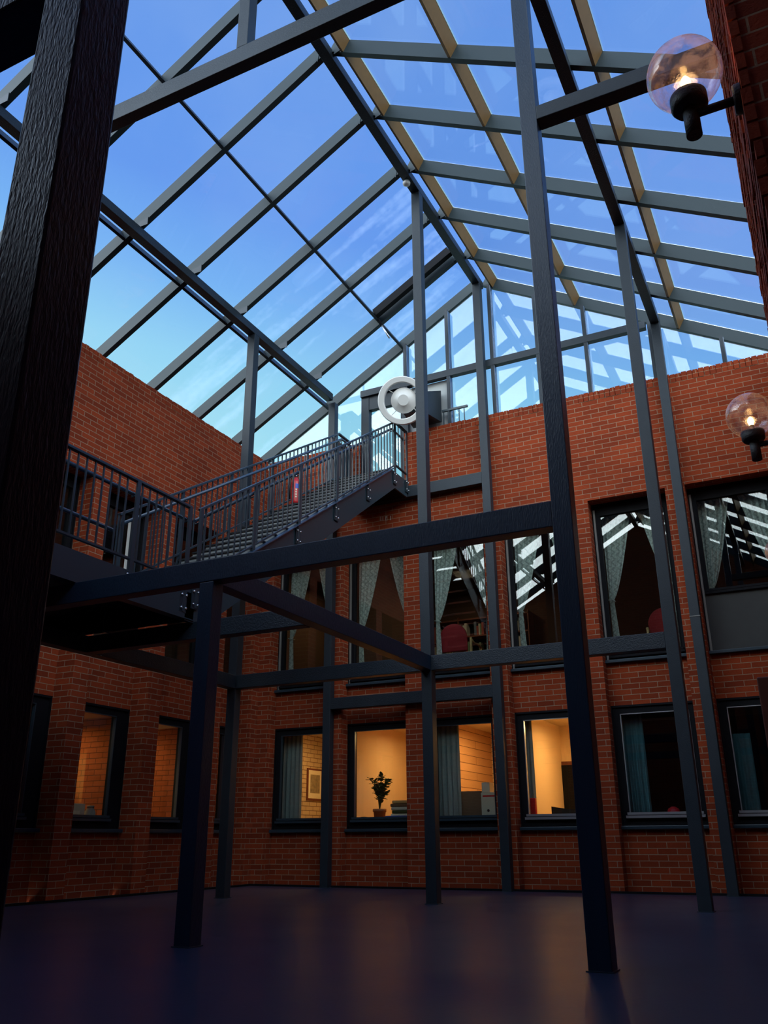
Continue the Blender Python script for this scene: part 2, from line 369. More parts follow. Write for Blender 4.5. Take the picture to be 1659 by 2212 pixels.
# ------------------------------------------------------------------ roof (ceiling)
roof = struct(empty('ceiling', (X2, 4.0, ZR+.15)))
Z0 = ZR+.145
def rz(x, off=0.0): return Z0-SL*abs(x-X2)+off
nx, nz = SL/math.hypot(1, SL), 1/math.hypot(1, SL)
RY = [7.755+1.265*k for k in range(-7, 5)]+[13.86]
XE_L, XE_R = -10.1, XR+.35
for y in RY:
    for sgn, xe in ((-1, XE_L), (1, XE_R)):
        a = Vector((X2+sgn*.03, y, rz(X2+sgn*.03))); b = Vector((xe, y, rz(xe)))
        nrm = Vector((sgn*nx, 0, nz))
        w_ = .088
        rb = B().bar(a+nrm*.105, b+nrm*.105, w_, .21, nrm).build('rafter', M_STEEL, roof)
        B().bar(a+nrm*.217, b+nrm*.217, .05, .014, nrm).build('glazing_bar', M_ALU, rb)
        if -3 < y < 13.5:
            bx = X2+sgn*.13
            k = B().prism([(bx-.02, y-w_/2-.012, rz(bx)-.05), (bx+.07*sgn+.02, y-w_/2-.012, rz(bx)-.02), (bx+.07*sgn+.02, y-w_/2-.012, rz(bx)+.10), (bx, y-w_/2-.012, rz(bx)+.10)], (0, .011, 0))
            k.build('bracket_plate', M_STEEL, rb)
            if sgn < 0:
                bx = X1+HW+.03
                k = B().prism([(bx-.08, y-w_/2-.012, ZP+CW-.005), (bx+.10, y-w_/2-.012, ZP+CW-.005), (bx+.10, y-w_/2-.012, rz(bx)+.07), (bx-.08, y-w_/2-.012, rz(bx)+.03)], (0, .011, 0))
                k.build('bracket_plate', M_POST, rb)
for xt, sgn in ((-6.37, -1), (-8.08, -1), (-4.42, 1), (-2.85, 1), (-1.10, 1)):
    nrm = Vector((sgn*nx, 0, nz)); o_ = Vector((xt, 0, rz(xt)))+nrm*.105
    tr_ = B().bar(o_+Vector((0, YF, 0)), o_+Vector((0, 13.9, 0)), .045, .195, nrm).build('roof_transom', M_TRANSOM if sgn > 0 else M_POST, roof)
    q = Vector((xt, 0, rz(xt)))+nrm*.214
    B().bar(q+Vector((0, YF, 0)), q+Vector((0, 13.9, 0)), .05, .02, nrm).build('glazing_bar', M_ALU, tr_)
edges_l = [(X2-.02, -6.37), (-6.37, -8.08), (-8.08, XE_L)]; edges_r = [(X2+.02, -2.85), (-2.85, -1.10), (-1.10, XE_R)]
for i in range(len(RY)-1):
    for sgn, ed in ((-1, edges_l), (1, edges_r)):
        nrm = Vector((sgn*nx, 0, nz))
        for a, b in ed:
            ym = (RY[i]+RY[i+1])/2
            pa = Vector((a, ym, rz(a)))+nrm*.235; pb = Vector((b, ym, rz(b)))+nrm*.235
            d = (pb-pa).normalized()*.01
            B().bar(pa+d, pb-d, RY[i+1]-RY[i]-.02, .014, nrm).build('glass_pane', M_ROOFH if sgn < 0 and RY[i] > 10 else M_ROOFG, roof)
# openable vent frame beside the rafter near the gable
nrm = Vector((-nx, 0, nz))
va = Vector((X2-.1, 12.62, rz(X2-.1)))+nrm*.13; vb = Vector((-6.33, 12.62, rz(-6.33)))+nrm*.13
B().bar(va, vb, .11, .16, nrm).build('vent_frame', M_DARK, roof)
# eave closing boards
B().box(XE_L, XE_L+.2, YF, 14, ZW-.1, rz(XE_L)+.3).box(XE_R-.1, XE_R+.05, YF, 14, ZW, rz(XE_R)+.3).build('eave_board', M_DARK, roof)
# ------------------------------------------------------------------ gable glazing above the back wall
gab = struct(empty('window_1', (X2, YW+.06, ZW)))
yg = YW+.05
def gz(x): return rz(x)-.02
mull = [-6.30, -5.38, -4.47, -3.58, -2.69, -1.56, -.44]
for x in mull:
    q = B().box(x-.03, x+.03, yg-.03, yg+.13, ZW-.012, gz(x)+.03).build('mullion', M_POST, gab)
    B().box(x+.03, x+.042, yg-.02, yg+.08, ZW, gz(x)).build('bead', M_RAILT, q)
def gz_clip(x0, x1): return max(x0, X2-(Z0-9.2)/SL), min(x1, X2+(Z0-9.2)/SL)
B().box(-7.3, -1.62, yg-.035, yg+.085, 9.16, 9.30).build('transom', M_POST, gab)
xs = [-9.3, -7.30]+mull+[XR]
for a, b in zip(xs, xs[1:]):
    for zlo, zhi in ((ZW if not (a >= -7.31 and b <= -6.29) else None, 9.16), (9.30, 99)):
        if zlo is None: continue
        pts = []
        xx = [a+.02, b-.02]
        if a < X2 < b: xx = [a+.02, X2, b-.02]
        top = [(x, yg+.03, min(zhi, gz(x))) for x in xx]
        # clip where roof is under zlo
        if all(q[2] <= zlo+.02 for q in top): continue
        if any(q[2] < zlo+.02 for q in top):
            xc = X2-(Z0-.02-zlo-.03)/SL if xx[0] < X2 else X2+(Z0-.02-zlo-.03)/SL
            top = [q if q[2] >= zlo+.02 else (xc, yg+.03, zlo+.03) for q in top]
        # add break where roof crosses zhi
        if zhi < 50 and (top[0][2] < zhi) != (top[-1][2] < zhi):
            xc = X2-(Z0-.02-zhi)/SL if xx[0] < X2 else X2+(Z0-.02-zhi)/SL
            if top[0][0] < xc < top[-1][0]: top = [top[0], (xc, yg+.03, zhi), top[-1]]
        poly = [(top[-1][0], yg+.03, zlo), (top[0][0], yg+.03, zlo)]+top
        poly = [q for i, q in enumerate(poly) if q not in poly[:i]]
        if len(poly) < 3: continue
        panel = (a < -6 and b > -5.5 and zhi < 50 and a > -6.5)
        B().prism([(q[0], q[1]+.07, q[2]+(.06 if q[2] > zlo+.1 and abs(q[2]-zhi) > .001 else 0)) for q in poly], (0, .012, 0)).build('infill_panel' if panel else 'glass_pane', M_GREYPAN if panel else M_GABG, gab)
# stair-head door in the gable glazing
dr = struct(empty('door_1', (DX0, YW+.1, DZ)))
B().box(DX0, DX0+.17, YW+.06, YW+.2, DZ, 9.16).box(DX1-.09, DX1, YW+.06, YW+.2, DZ, 9.16).box(DX0+.17, DX1-.09, YW+.07, YW+.19, 8.86, 9.16).build('door_frame', M_POST, dr)
B().box(DX0+.17, DX1-.09, YW+.12, YW+.132, DZ+.02, 8.86).build('glass_pane', M_PANE, dr)
B().box(DX0+.17, DX1-.09, YW+.1, YW+.16, DZ, DZ+.09).build('kick_rail', M_POST, dr)
# ------------------------------------------------------------------ windows
wn = [1]
def wbox(mb, side, u0, u1, d0, d1, z0, z1):
    if side == 'b': return mb.box(u0, u1, YW+d0, YW+d1, z0, z1)
    return mb.box(XL-d0, XL-d1, u0, u1, z0, z1)
def make_window(side, u0, u1, z0, z1, fw_=.13, top=.16, bottom=.10, pane=M_PANE, bead=M_ALU, sill=True, infill=None, greyl=False, fr=None):
    wn[0] += 1; REC = RECL if side == 'l' else globals()['REC']
    root = struct(empty('window_%d' % wn[0], (u0, YW+REC, z0) if side == 'b' else (XL-REC, u0, z0)))
    zs = z0
    fr = fr or fw_*.8
    if sill:
        sb = wbox(B(), side, u0-.02 if side == 'x' else u0, u1, REC-.09, REC+.10, z0, z0+.05); zs = z0+.05
        sb = sb.build('sill', M_RAIL, root, bevel=.008)
    zb = zs
    if infill: zb = infill
    f = B(); d0, d1 = REC+.03, REC+.12
    wbox(f, side, u0, u0+fw_, d0, d1, zs, z1); wbox(f, side, u1-fr, u1, d0, d1, zs, z1)
    wbox(f, side, u0+fw_, u1-fr, d0, d1, z1-top, z1); wbox(f, side, u0+fw_, u1-fr, d0, d1, zb, zb+bottom)
    # reveal boards
    wbox(f, side, u0, u0+.02, REC-.0, REC+.14, zs, z1); wbox(f, side, u1-.02, u1, REC, REC+.14, zs, z1); wbox(f, side, u0, u1, REC, REC+.14, z1-.03, z1)
    f.build('frame', M_DARK, root)
    g0, g1, h0, h1 = u0+fw_, u1-fr, zb+bottom, z1-top
    if infill:
        wbox(B(), side, u0+.02, u1-.02, REC+.015, REC+.05, zs, infill).build('infill_panel', M_PANELG, root)
    b = B(); e = .011
    for (a0, a1, c0, c1) in ((g0, g0+e, h0, h1), (g1-e, g1, h0, h1), (g0, g1, h1-e, h1)): wbox(b, side, a0, a1, REC+.015, REC+.07, c0, c1)
    b.build('glazing_bead', bead, root)
    b = B(); wbox(b, side, g0-.03, g1+.03, REC-.015, REC+.09, h0-.035, h0); wbox(b, side, g0-.05, g1+.05, REC-.035, REC+.03, h0-.082, h0-.045)
    b.build('sash_rail', bead, root)
    if greyl:
        wbox(B(), side, u0+.012, u0+.05, REC+.0, REC+.03, zs, z1-.1).build('frame_edge', M_FRAMEG, root)
    wbox(B(), side, g0, g1, REC+.062, REC+.072, h0, h1).build('glass_pane', pane, root)
    return root
for i, (a, b) in enumerate(bays_b): make_window('b', a+.0, b, ZS1, ZL1, bead=M_ALU if i >= 3 else M_RAIL, top=.13, bottom=.19)
for i, (a, b) in enumerate(bays_b):
    make_window('b', a, b, ZS2, ZL2, top=.2, bottom=.12 if i < 5 else .06, bead=M_DARK, greyl=True, infill=4.33 if i == 5 else None, fw_=.11)
for i, (a, b) in enumerate(bays_l): make_window('l', a, b, ZS1, ZL1, bead=M_RAIL, top=.13, bottom=.19, fw_=.2, fr=.26)
for i, (a, b) in enumerate(bays_l):
    w_ = make_window('l', a, b, ZS2+.02, ZL2, bead=M_DARK, top=.2, bottom=.3, sill=False)
    if i == 1:
        wbox(B(), 'l', a+.84, a+.90, RECL-.06, RECL+.02, ZS2+.1, 5.75).build('door_edge', M_WHITE, w_)
# window stays (little catches)
# ------------------------------------------------------------------ rooms behind the glass
PX = [-9.62, -7.80, -6.225, -4.655, -3.075, -1.495, .2]
def wroom(mat, *bx): return struct(B().box(*bx).build('wall_office', mat))
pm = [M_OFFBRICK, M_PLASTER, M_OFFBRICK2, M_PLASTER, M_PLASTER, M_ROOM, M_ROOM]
yb0 = YW+.36
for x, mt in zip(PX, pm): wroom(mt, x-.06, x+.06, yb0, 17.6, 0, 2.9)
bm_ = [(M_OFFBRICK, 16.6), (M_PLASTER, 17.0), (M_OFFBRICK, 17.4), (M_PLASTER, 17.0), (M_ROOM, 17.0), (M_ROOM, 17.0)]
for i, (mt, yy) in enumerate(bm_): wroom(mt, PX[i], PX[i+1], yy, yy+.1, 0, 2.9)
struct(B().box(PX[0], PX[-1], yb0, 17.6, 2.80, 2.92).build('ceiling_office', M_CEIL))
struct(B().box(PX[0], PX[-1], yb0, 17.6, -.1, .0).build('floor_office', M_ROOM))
# reading room upstairs
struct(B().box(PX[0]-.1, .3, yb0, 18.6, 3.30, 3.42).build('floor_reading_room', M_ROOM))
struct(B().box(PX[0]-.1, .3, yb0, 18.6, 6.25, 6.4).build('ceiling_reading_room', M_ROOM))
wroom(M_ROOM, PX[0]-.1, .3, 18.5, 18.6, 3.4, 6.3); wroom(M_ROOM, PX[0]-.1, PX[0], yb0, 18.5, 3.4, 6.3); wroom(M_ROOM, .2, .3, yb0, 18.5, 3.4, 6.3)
wroom(M_ROOM, -8.05, -7.95, yb0+.9, 18.5, 3.4, 6.3)
# office behind the left wall
xl0 = XL-.46
wroom(M_REDIN, -12.9, -12.8, 7.0, YW+.3, 0, 2.9); wroom(M_REDIN, -12.8, xl0, 13.75, 13.85, 0, 2.9); wroom(M_REDIN, -12.8, xl0, 7.0, 7.1, 0, 2.9)
wroom(M_REDIN, -12.8, xl0-.1, 10.72, 10.82, 0, 2.9); wroom(M_REDIN, -12.8, xl0-.1, 12.35, 12.45, 0, 2.9)
struct(B().box(-12.9, xl0, 7.0, YW+.3, 2.62, 2.75).build('ceiling_office', M_CEIL)); struct(B().box(-12.9, xl0, 7.0, YW+.3, -.1, 0).build('floor_office', M_ROOM))
wroom(M_ROOM, -11.9, -11.8, 7.0, YW+.3, 3.4, 6.3); struct(B().box(-11.9, xl0, 7, YW+.3, 6.25, 6.4).build('ceiling_corridor', M_ROOM)); struct(B().box(-11.9, xl0, 7, YW+.3, 3.25, 3.38).build('floor_corridor', M_ROOM))
wroom(M_ROOM, -11.8, xl0, 7.0, 7.1, 3.4, 6.3); wroom(M_ROOM, -11.8, xl0, YW+.2, YW+.3, 3.4, 6.3)
def area(name, loc, size, power, col=(1, .60, .24), rot=(0, 0, 0)):
    l = bpy.data.lights.new(name, 'AREA'); l.energy = power; l.color = col; l.shape = 'RECTANGLE'; l.size, l.size_y = size
    o = bpy.data.objects.new(name, l); COL.objects.link(o); o.location = loc; o.rotation_euler = rot; return o
def ceiling_lamp(label, x, y, z, power, w=.5, l=.12, round_=False):
    t_ = thing('ceiling_lamp', label, 'lamp', (x, y, z))
    if round_:
        B().lathe((x, y, z), (0, 0, -1), [(0, 0), (.17, 0), (.17, .03), (.15, .03)], 20).build('lamp_base', M_WHITE, t_)
        B().lathe((x, y, z), (0, 0, -1), [(.15, .03), (.15, .07), (.10, .11), (0, .12)], 20).build('lamp_shade', M_TUBE, t_)
    else:
        B().box(x-w/2, x+w/2, y-l/2, y+l/2, z-.03, z).build('lamp_base', M_WHITE, t_)
        B().box(x-w/2+.02, x+w/2-.02, y-l/2+.015, y+l/2-.015, z-.065, z-.03).build('lamp_shade', M_TUBE, t_)
    a = area('office_light', (x, y, z-.13), (.4, .3), power*.9, (1, .53, .18)); a.parent = t_; a.location = (0, 0, -.13)
    return t_
ceiling_lamp('warm ceiling lamp in the office with the framed picture, leftmost back room', -8.5, 15.2, 2.80, 30)
ceiling_lamp('warm ceiling lamp in the office with the potted plant', -6.7, 15.6, 2.80, 30)
ceiling_lamp('warm ceiling lamp in the office with the cardboard boxes', -5.25, 15.7, 2.80, 44)
ceiling_lamp('warm ceiling lamp in the plastered office with the dark doorway', -3.6, 15.6, 2.80, 48)
ceiling_lamp('round ceiling lamp seen through the left side wall\'s larger lit window', -11.0, 10.0, 2.62, 14, round_=True)
ceiling_lamp('bright tube lamp seen through the narrow lit window behind the short post', -11.1, 11.7, 2.62, 12, w=.9)
ceiling_lamp('tube lamp behind the left side wall\'s window nearest the corner', -11.1, 13.2, 2.62, 10, w=.9)
area('reading_room_light', (-6.3, 16.8, 6.1), (.6, .6), 14, (1, .7, .42))
area('reading_room_light', (-8.6, 15.6, 5.9), (.4, .4), 10, (1, .62, .3))
# ------------------------------------------------------------------ columns
def column(label, x, y, z1, mat=M_POST, base=True, cap=None, name='support_column'):
    t_ = thing(name, label, 'column', (x, y, 0))
    B().box(x-HW, x+HW, y-HW, y+HW, 0, z1).build('shaft', mat, t_, bevel=.006)
    if base:
        B().box(x-HW-.012, x+HW+.012, y-HW-.012, y+HW+.012, 0, .008).build('base_seal', M_RAIL, t_)
    if cap: B().box(x-HW-.006, x+HW+.006, y-HW-.006, y+HW+.006, cap-.012, cap).build('joint_seam', M_FRAMEG, t_)
    return t_
column('thick dark column with rough painted grain at the photo\'s left edge, closest to the viewer', X3, YA, ZP, M_NEAR)
column('tall dark column right of centre, nearest on the open floor, with front beam ending on it', X3, YB, ZP, M_NEAR)
column('short dark post in the left foreground that stops under the long front beam', -4.617, YB, 2.88, M_NEAR)
column('slender post left of the short foreground post, rising behind the stair to the left roof beam', X1, YC, ZP)
column('post against the back wall between the two leftmost lower windows, by the stair head', X1, YD, ZP)
column('grey post in the middle of the photo carrying the ridge, in front of the white fan', X2, YC, ZR)
column('post against the back wall under the gable peak, right of the white fan', X2, YD, ZR)
column('grey post under the right roof beam, in front of the teal-curtained dark window', X3, YC, ZP)
column('rightmost grey post, standing against the back wall with a pale joint line halfway up', X3, YD, ZP, cap=3.9)
# ------------------------------------------------------------------ beams
def beam(label, a, b, mat=M_BEAM, w=CW, h=.20, name='cross_beam'):
    mid = [(a[i]+b[i])/2 for i in range(3)]
    return tag(B().bar(a, b, w, h).build(name, mat, loc=mid, bevel=.006), label, 'beam')
zb = 2.985
beam('long dark front beam from the left edge across the stair to the tall right-hand column', (XL+.01, YB, zb), (X3-HW, YB, zb), M_NEAR)
beam('dark beam running back from the short foreground post to the middle post', (-4.64, YB+HW, zb), (X2, YC-HW, zb), M_NEAR)
beam('level beam between the middle post and the right-hand grey post, below the upper windows', (X2+HW, YC, zb), (X3-HW, YC, zb))
beam('level beam between the slender left post and the middle post, below the lace-curtained windows', (X1+HW, YC, zb), (X2-HW, YC, zb))
beam('dark beam under the landing running along the left wall to the slender left post', (X1, YB+HW, zb), (X1, YC-HW, zb))
beam('short dark beam under the stair foot, ending at the beam from the short post', (X1+HW, 7.70, zb), (X2-HW, 7.70, zb))
beam('low beam along the back wall between two wall posts, above the lower windows', (X1+HW, YD, 3.02), (X2-HW, YD, 3.02))
beam('beam along the back wall under the stair head, ending at the post below the gable peak', (X1+HW, YD, 6.82), (X2-HW, YD, 6.82), M_POST, h=.22)
beam('grey cross beam at upper right from the tall column to the brick pier behind the globe lamp', (X3+HW, YB, 6.725), (.125, YB, 6.725), M_POST, h=.15)
beam('big grey tie beam across the upper left corner, under the ridge', (X1-.05, YB, 9.11), (X3+HW, YB, 9.11), M_POST, h=.24, name='tie_beam')
beam('dark beam stub at the top left corner joining the closest column', (X1, YA, zb), (X3-HW, YA, zb), M_NEAR)
tag(B().box(X2-HW, X2+HW, YB-HW, YB+HW, 9.23, ZR).build('king_post', M_POST, loc=(X2, YB, 9.23), bevel=.006), 'short upright post on the big tie beam at top left', 'post')
def long_beam(label, x, z, y0, y1, name, mat): return tag(B().box(x-HW, x+HW, y0, y1, z, z+CW).build(name, mat, loc=(x, (y0+y1)/2, z), bevel=.006), label, 'beam')
long_beam('dark ridge beam running from the top of the photo to the gable peak', X2, ZR, YF, 13.95-.17, 'ridge_beam', M_BEAM)
long_beam('dark left roof beam sloping down to the stair head, bolted under the rafters', X1, ZP, YF, 13.45, 'purlin_beam', M_BEAM)
long_beam('dark right roof beam behind the tall column, ending above the rightmost post', X3, ZP, YF, 13.70, 'purlin_beam', M_BEAM)
# ------------------------------------------------------------------ smoke detector, vent opener
sd = thing('smoke_detector', 'small round pale detector under the ridge beam, above the middle post', 'detector', (-4.677, 10.38, ZR))
B().lathe((-4.677, 10.38, ZR), (0, 0, -1), [(0, 0), (.055, 0), (.055, .02)], 18).build('base', M_GREYPAN, sd)
B().lathe((-4.677, 10.38, ZR), (0, 0, -1), [(.055, .02), (.065, .03), (.06, .06), (.03, .075), (0, .078)], 18).build('cover', M_WHITE, sd)
vo = thing('vent_opener', 'slim pale actuator arm hanging from the open roof vent near the gable', 'opener', (-6.45, 12.7, 10.2))
B().tube([(-6.46, 12.68, 10.35), (-6.30, 12.7, 9.98)], .028, 10).build('cylinder', M_DARK, vo)
B().tube([(-6.33, 12.7, 10.05), (-6.14, 12.7, 9.66)], .016, 8).build('rod', M_ALU, vo)
# ------------------------------------------------------------------ landing and stair
XS, XLS = -6.2, -7.42
Y0s, Y1s, ZA, ZB = 7.57, 13.02, 3.40, 7.0
gr = (ZB-ZA)/(Y1s-Y0s)
ld = thing('stair_landing', 'dark landing slab at the left under the railing, at the foot of the stair', 'landing', (-7.8, 6.0, ZA))
B().box(XL+.01, XS-.03, 4.4, Y0s+.05, ZA-.06, ZA).build('deck', M_DTREAD, ld)
B().box(XS-.03, XS, 4.4, Y0s+.05, 3.10, ZA).build('fascia', M_RAIL, ld)
B().box(XS-.10, XS+.012, 4.4, Y0s+.05, 3.087, 3.10).build('fascia_flange', M_RAIL, ld)
B().box(XL+.01, XS-.03, Y0s-.02, Y0s+.05, 3.10, ZA-.06).build('end_beam', M_DARK, ld)
B().box(XLS+.0, XLS+.12, Y0s-.08, Y0s-.02, 3.09, ZA-.06).build('stub_post', M_DARK, ld)
st = thing('staircase', 'straight steel stair climbing from the landing to the door at the gable', 'stair', (-6.8, 10.3, ZA))
def stringer(x, w):
    q = B(); dz = .155
    q.prism([(x, Y0s-.10, ZA-.33), (x, Y0s+.25, ZA-.33+.0), (x, Y1s-.02, ZB-.30), (x, 13.51, ZB-.30), (x, 13.51, ZB+.02), (x, Y1s-.15, ZB+.02), (x, Y0s+.02, ZA+.10), (x, Y0s-.10, ZA+.02)], (w, 0, 0))
    return q
stringer(XS-.03, .03).build('stringer', M_RAIL, st); stringer(XLS, .03).build('stringer', M_RAIL, st)
# flanges on the near stringer
fl = B()
fl.bar((XS+.012, Y0s+.06, ZA+.125), (XS+.012, Y1s-.15, ZB+.03), .09, .014, (0, -gr, 1))
fl.build('flange', M_RAILT, st)
NT_ = 20; rise = (ZB-ZA)/NT_; going = (Y1s-Y0s)/NT_
for k in range(1, NT_+1):
    y0 = Y0s+.05+going*(k-1); z = ZA+rise*k
    td = B().box(XLS+.03, XS-.03, y0-.03, y0+going+.01, z-.022, z).build('tread', M_DTREAD, st)
    B().box(XLS+.032, XS-.032, y0-.012, y0, z-.135, z-.021).build('riser_plate', M_TREAD, td)
B().box(XLS, XS-.03, Y1s+.05, 13.62, ZB-.05, ZB).build('top_landing', M_DTREAD, st)
B().box(XLS+.03, XS-.03, Y1s-.3, 13.51, ZB-.30, ZB-.26).build('soffit', M_DARK, st)
def railing(name, label, pts, x, posts, side=1, bolt=True, low=None, inner=-.07):
    """pts: (y, z of floor line, z of rail) polyline along +Y at plane x"""
    y_, zf0, zr0 = pts[0]
    t_ = thing(name, label, 'railing', (x, y_, zf0))
    def at(y, i):
        for a, b in zip(pts, pts[1:]):
            if y <= b[0]+1e-6: return a[i]+(b[i]-a[i])*(y-a[0])/(b[0]-a[0])
        return pts[-1][i]
    tr_ = B()
    for a, b in zip(pts, pts[1:]): tr_.bar((x, a[0], a[2]), (x, b[0], b[2]), .055, .03)
    tr_.build('top_rail', M_RAIL, t_, bevel=.004)
    B().tube([(x+inner, q[0], q[2]-.13) for q in pts], .022, 10).build('handrail', M_RAILT, t_)
    br = B()
    for a, b in zip(pts, pts[1:]): br.bar((x, a[0], a[1]+.13), (x, b[0], b[1]+.13), .04, .022)
    br.build('bottom_rail', M_RAIL, t_)
    for y in posts:
        po = B().box(x-.012+.015*side, x+.012+.015*side, y-.028, y+.028, at(y, 1)-.24, at(y, 2)).build('post', M_RAIL, t_, bevel=.003)
        if bolt:
            bolts = []
            for dz in (-.20, -.05):
                for dy in (-.055, .022): bolts.append((y+dy, at(y, 1)+dz))
            B().box(x-.002+.012*side, x+.010+.012*side, y-.075, y+.045, at(y, 1)-.25, at(y, 1)-.01).build('fixing_plate', M_POST, po)
            for by, bz in bolts: B().lathe((x+.022*side, by, bz), (side, 0, 0), [(0, .022), (.014, .020), (.015, 0), (0, 0)], 8).build('bolt', M_BOLT, po)
            B().tube([(x, y, at(y, 2)-.16), (x+inner, y, at(y, 2)-.18), (x+inner, y, at(y, 2)-.14)], .008, 6).build('rail_bracket', M_RAIL, po)
    ya, yb_ = pts[0][0], pts[-1][0]; n = int((yb_-ya)/.118); proto = {}
    for i in range(n+1):
        y = ya+(yb_-ya)*i/n
        if any(abs(y-q) < .05 for q in posts): continue
        B().box(x-.008, x+.008, y-.008, y+.008, at(y, 1)+.12, at(y, 2)-.01).build('baluster', M_RAIL, t_)
    return t_
railing('landing_railing', 'dark railing along the landing edge at far left, nearer than the stair', [(4.5, ZA, 4.42), (7.46, ZA, 4.42)], XS-.02, [4.55, 6.55, 7.44], low=True)
B_l = B().tube([(XS-.10, 4.5, 3.80), (XS-.10, 6.35, 3.80)], .022, 10).build('landing_handrail', M_RAILT, loc=(XS-.1, 5.4, 3.8)); tag(B_l, 'blue lower handrail across the landing railing at far left', 'handrail')
zs_ = lambda y: ZA+gr*(y-Y0s)
railing('stair_railing', 'near railing of the stair with bolted posts, ending at the white fan', [(7.60, ZA+.06, 4.44), (13.02, ZB+.03, 8.04), (13.52, ZB+.03, 8.04)], XS+.0, [7.62, 8.70, 9.78, 10.86, 11.94, 12.98, 13.50])
railing('stair_railing', 'far railing of the stair, along the left wall side behind the extinguisher', [(7.52, ZA+.10, 4.56), (13.02, ZB+.03, 8.06), (13.50, ZB+.03, 8.06)], XLS+.02, [7.60, 8.70, 9.78, 10.86, 11.94, 12.98, 13.48], side=-1, inner=.07)
tag(B().box(XLS-.05, XLS-.01, 12.85, 13.66, ZB, 7.93).build('guard_panel', M_BRPAN, loc=(XLS-.03, 13.2, ZB)), 'brown solid guard panel beside the door at the stair head', 'panel')
# little rail on top of the wall behind the fan
rw = thing('wall_top_railing', 'short dark railing on the wall top behind the white fan', 'railing', (-5.95, YW+.02, ZW))
B().box(-5.52, -5.0, YW+.0, YW+.04, 8.40, 8.44).build('top_rail', M_RAIL, rw)
for i in range(5): B().box(-5.50+.105*i, -5.485+.105*i, YW+.01, YW+.03, ZW-.02, 8.40).build('baluster', M_RAIL, rw)
# ------------------------------------------------------------------ fire extinguisher
ex = (-7.18, 11.22, ZA+rise*14)
fe = thing('fire_extinguisher', 'red fire extinguisher with blue label standing on the stair behind the balusters', 'fire extinguisher', ex)
B().lathe(ex, (0, 0, 1), [(0, .012), (.062, .012), (.075, .03), (.078, .05), (.078, .40), (.066, .445), (.035, .47), (.022, .48), (.022, .50), (0, .50)], 20).build('cylinder', M_RED, fe)
B().lathe(ex, (0, 0, 1), [(0, 0), (.07, 0), (.07, .02)], 16).build('foot_ring', M_BLACK, fe)
B().tube([(ex[0], ex[1], ex[2]+.50), (ex[0], ex[1], ex[2]+.545)], .018, 8).build('valve', M_BOLT, fe)
B().bar((ex[0]-.02, ex[1], ex[2]+.55), (ex[0]+.10, ex[1]-.02, ex[2]+.575), .02, .014).build('handle', M_BOLT, fe)
B().tube([(ex[0]-.02, ex[1], ex[2]+.53), (ex[0]-.09, ex[1]-.02, ex[2]+.50), (ex[0]-.10, ex[1]-.03, ex[2]+.35), (ex[0]-.095, ex[1]-.03, ex[2]+.12)], .012, 8).build('hose', M_BLACK, fe)
def curved_label(a0, a1, z0, z1, mat, nm):
    q = B(); n = 8
    for i in range(n):
        t0, t1 = a0+(a1-a0)*i/n, a0+(a1-a0)*(i+1)/n
        q.hexa([(ex[0]+rr*math.cos(t_), ex[1]+rr*math.sin(t_), ex[2]+zz) for zz in (z0, z1) for rr, t_ in ((.0785, t0), (.0795, t0), (.0795, t1), (.0785, t1))])
    q.build(nm, mat, fe)
curved_label(-1.1, -.2, .28, .36, M_BLUE, 'blue_label')
for k in range(4): curved_label(-1.1, -.75, .115+.042*k, .14+.042*k, M_PAPER, 'text_mark')
# ------------------------------------------------------------------ round white air diffuser (fan)
fc = Vector((-5.90, 12.72, 8.27)); fn = Vector((.30, -.86, -.40)).normalized()
fan = thing('air_diffuser', 'round white air diffuser on the wall top at the stair head', 'air vent', tuple(fc))
B().lathe(fc, fn, [(.33, .05), (.345, .07), (.43, .07), (.445, .05), (.445, -.05), (.43, -.07), (.42, -.12), (.335, -.12), (.33, .05)], 64, False).build('outer_ring', M_WHITE, fan)
hc = fc+Vector((.03, 0, .0))
B().lathe(hc, fn, [(0, .075), (.10, .075), (.10, .065), (.238, -.02), (.238, -.045), (.20, -.10), (.12, -.16), (0, -.18)], 48, False).build('inner_cone', M_WHITE, fan)
a_ = fn.cross(Vector((0, 0, 1))).normalized(); b_ = a_.cross(fn).normalized()
sp_ = B()
for k in range(4):
    an = math.radians(40+90*k); d = a_*math.cos(an)+b_*math.sin(an); sp_.tube([hc+d*.22-fn*.04, fc+d*.35-fn*.02], .008, 6)
sp_.build('spoke', M_WHITE, fan)
B().tube([fc-fn*.12, fc-fn*.34+Vector((.05, .1, .0))], .13, 20).build('back_housing', M_POST, fan)
B().hexa([(-5.98, 12.95, 8.12), (-5.62, 12.95, 8.12), (-5.55, 13.76, 8.22), (-6.15, 13.76, 8.22), (-5.98, 12.95, 8.50), (-5.62, 12.95, 8.50), (-5.55, 13.76, 8.9), (-6.15, 13.76, 8.9)]).build('duct', M_POST, fan)
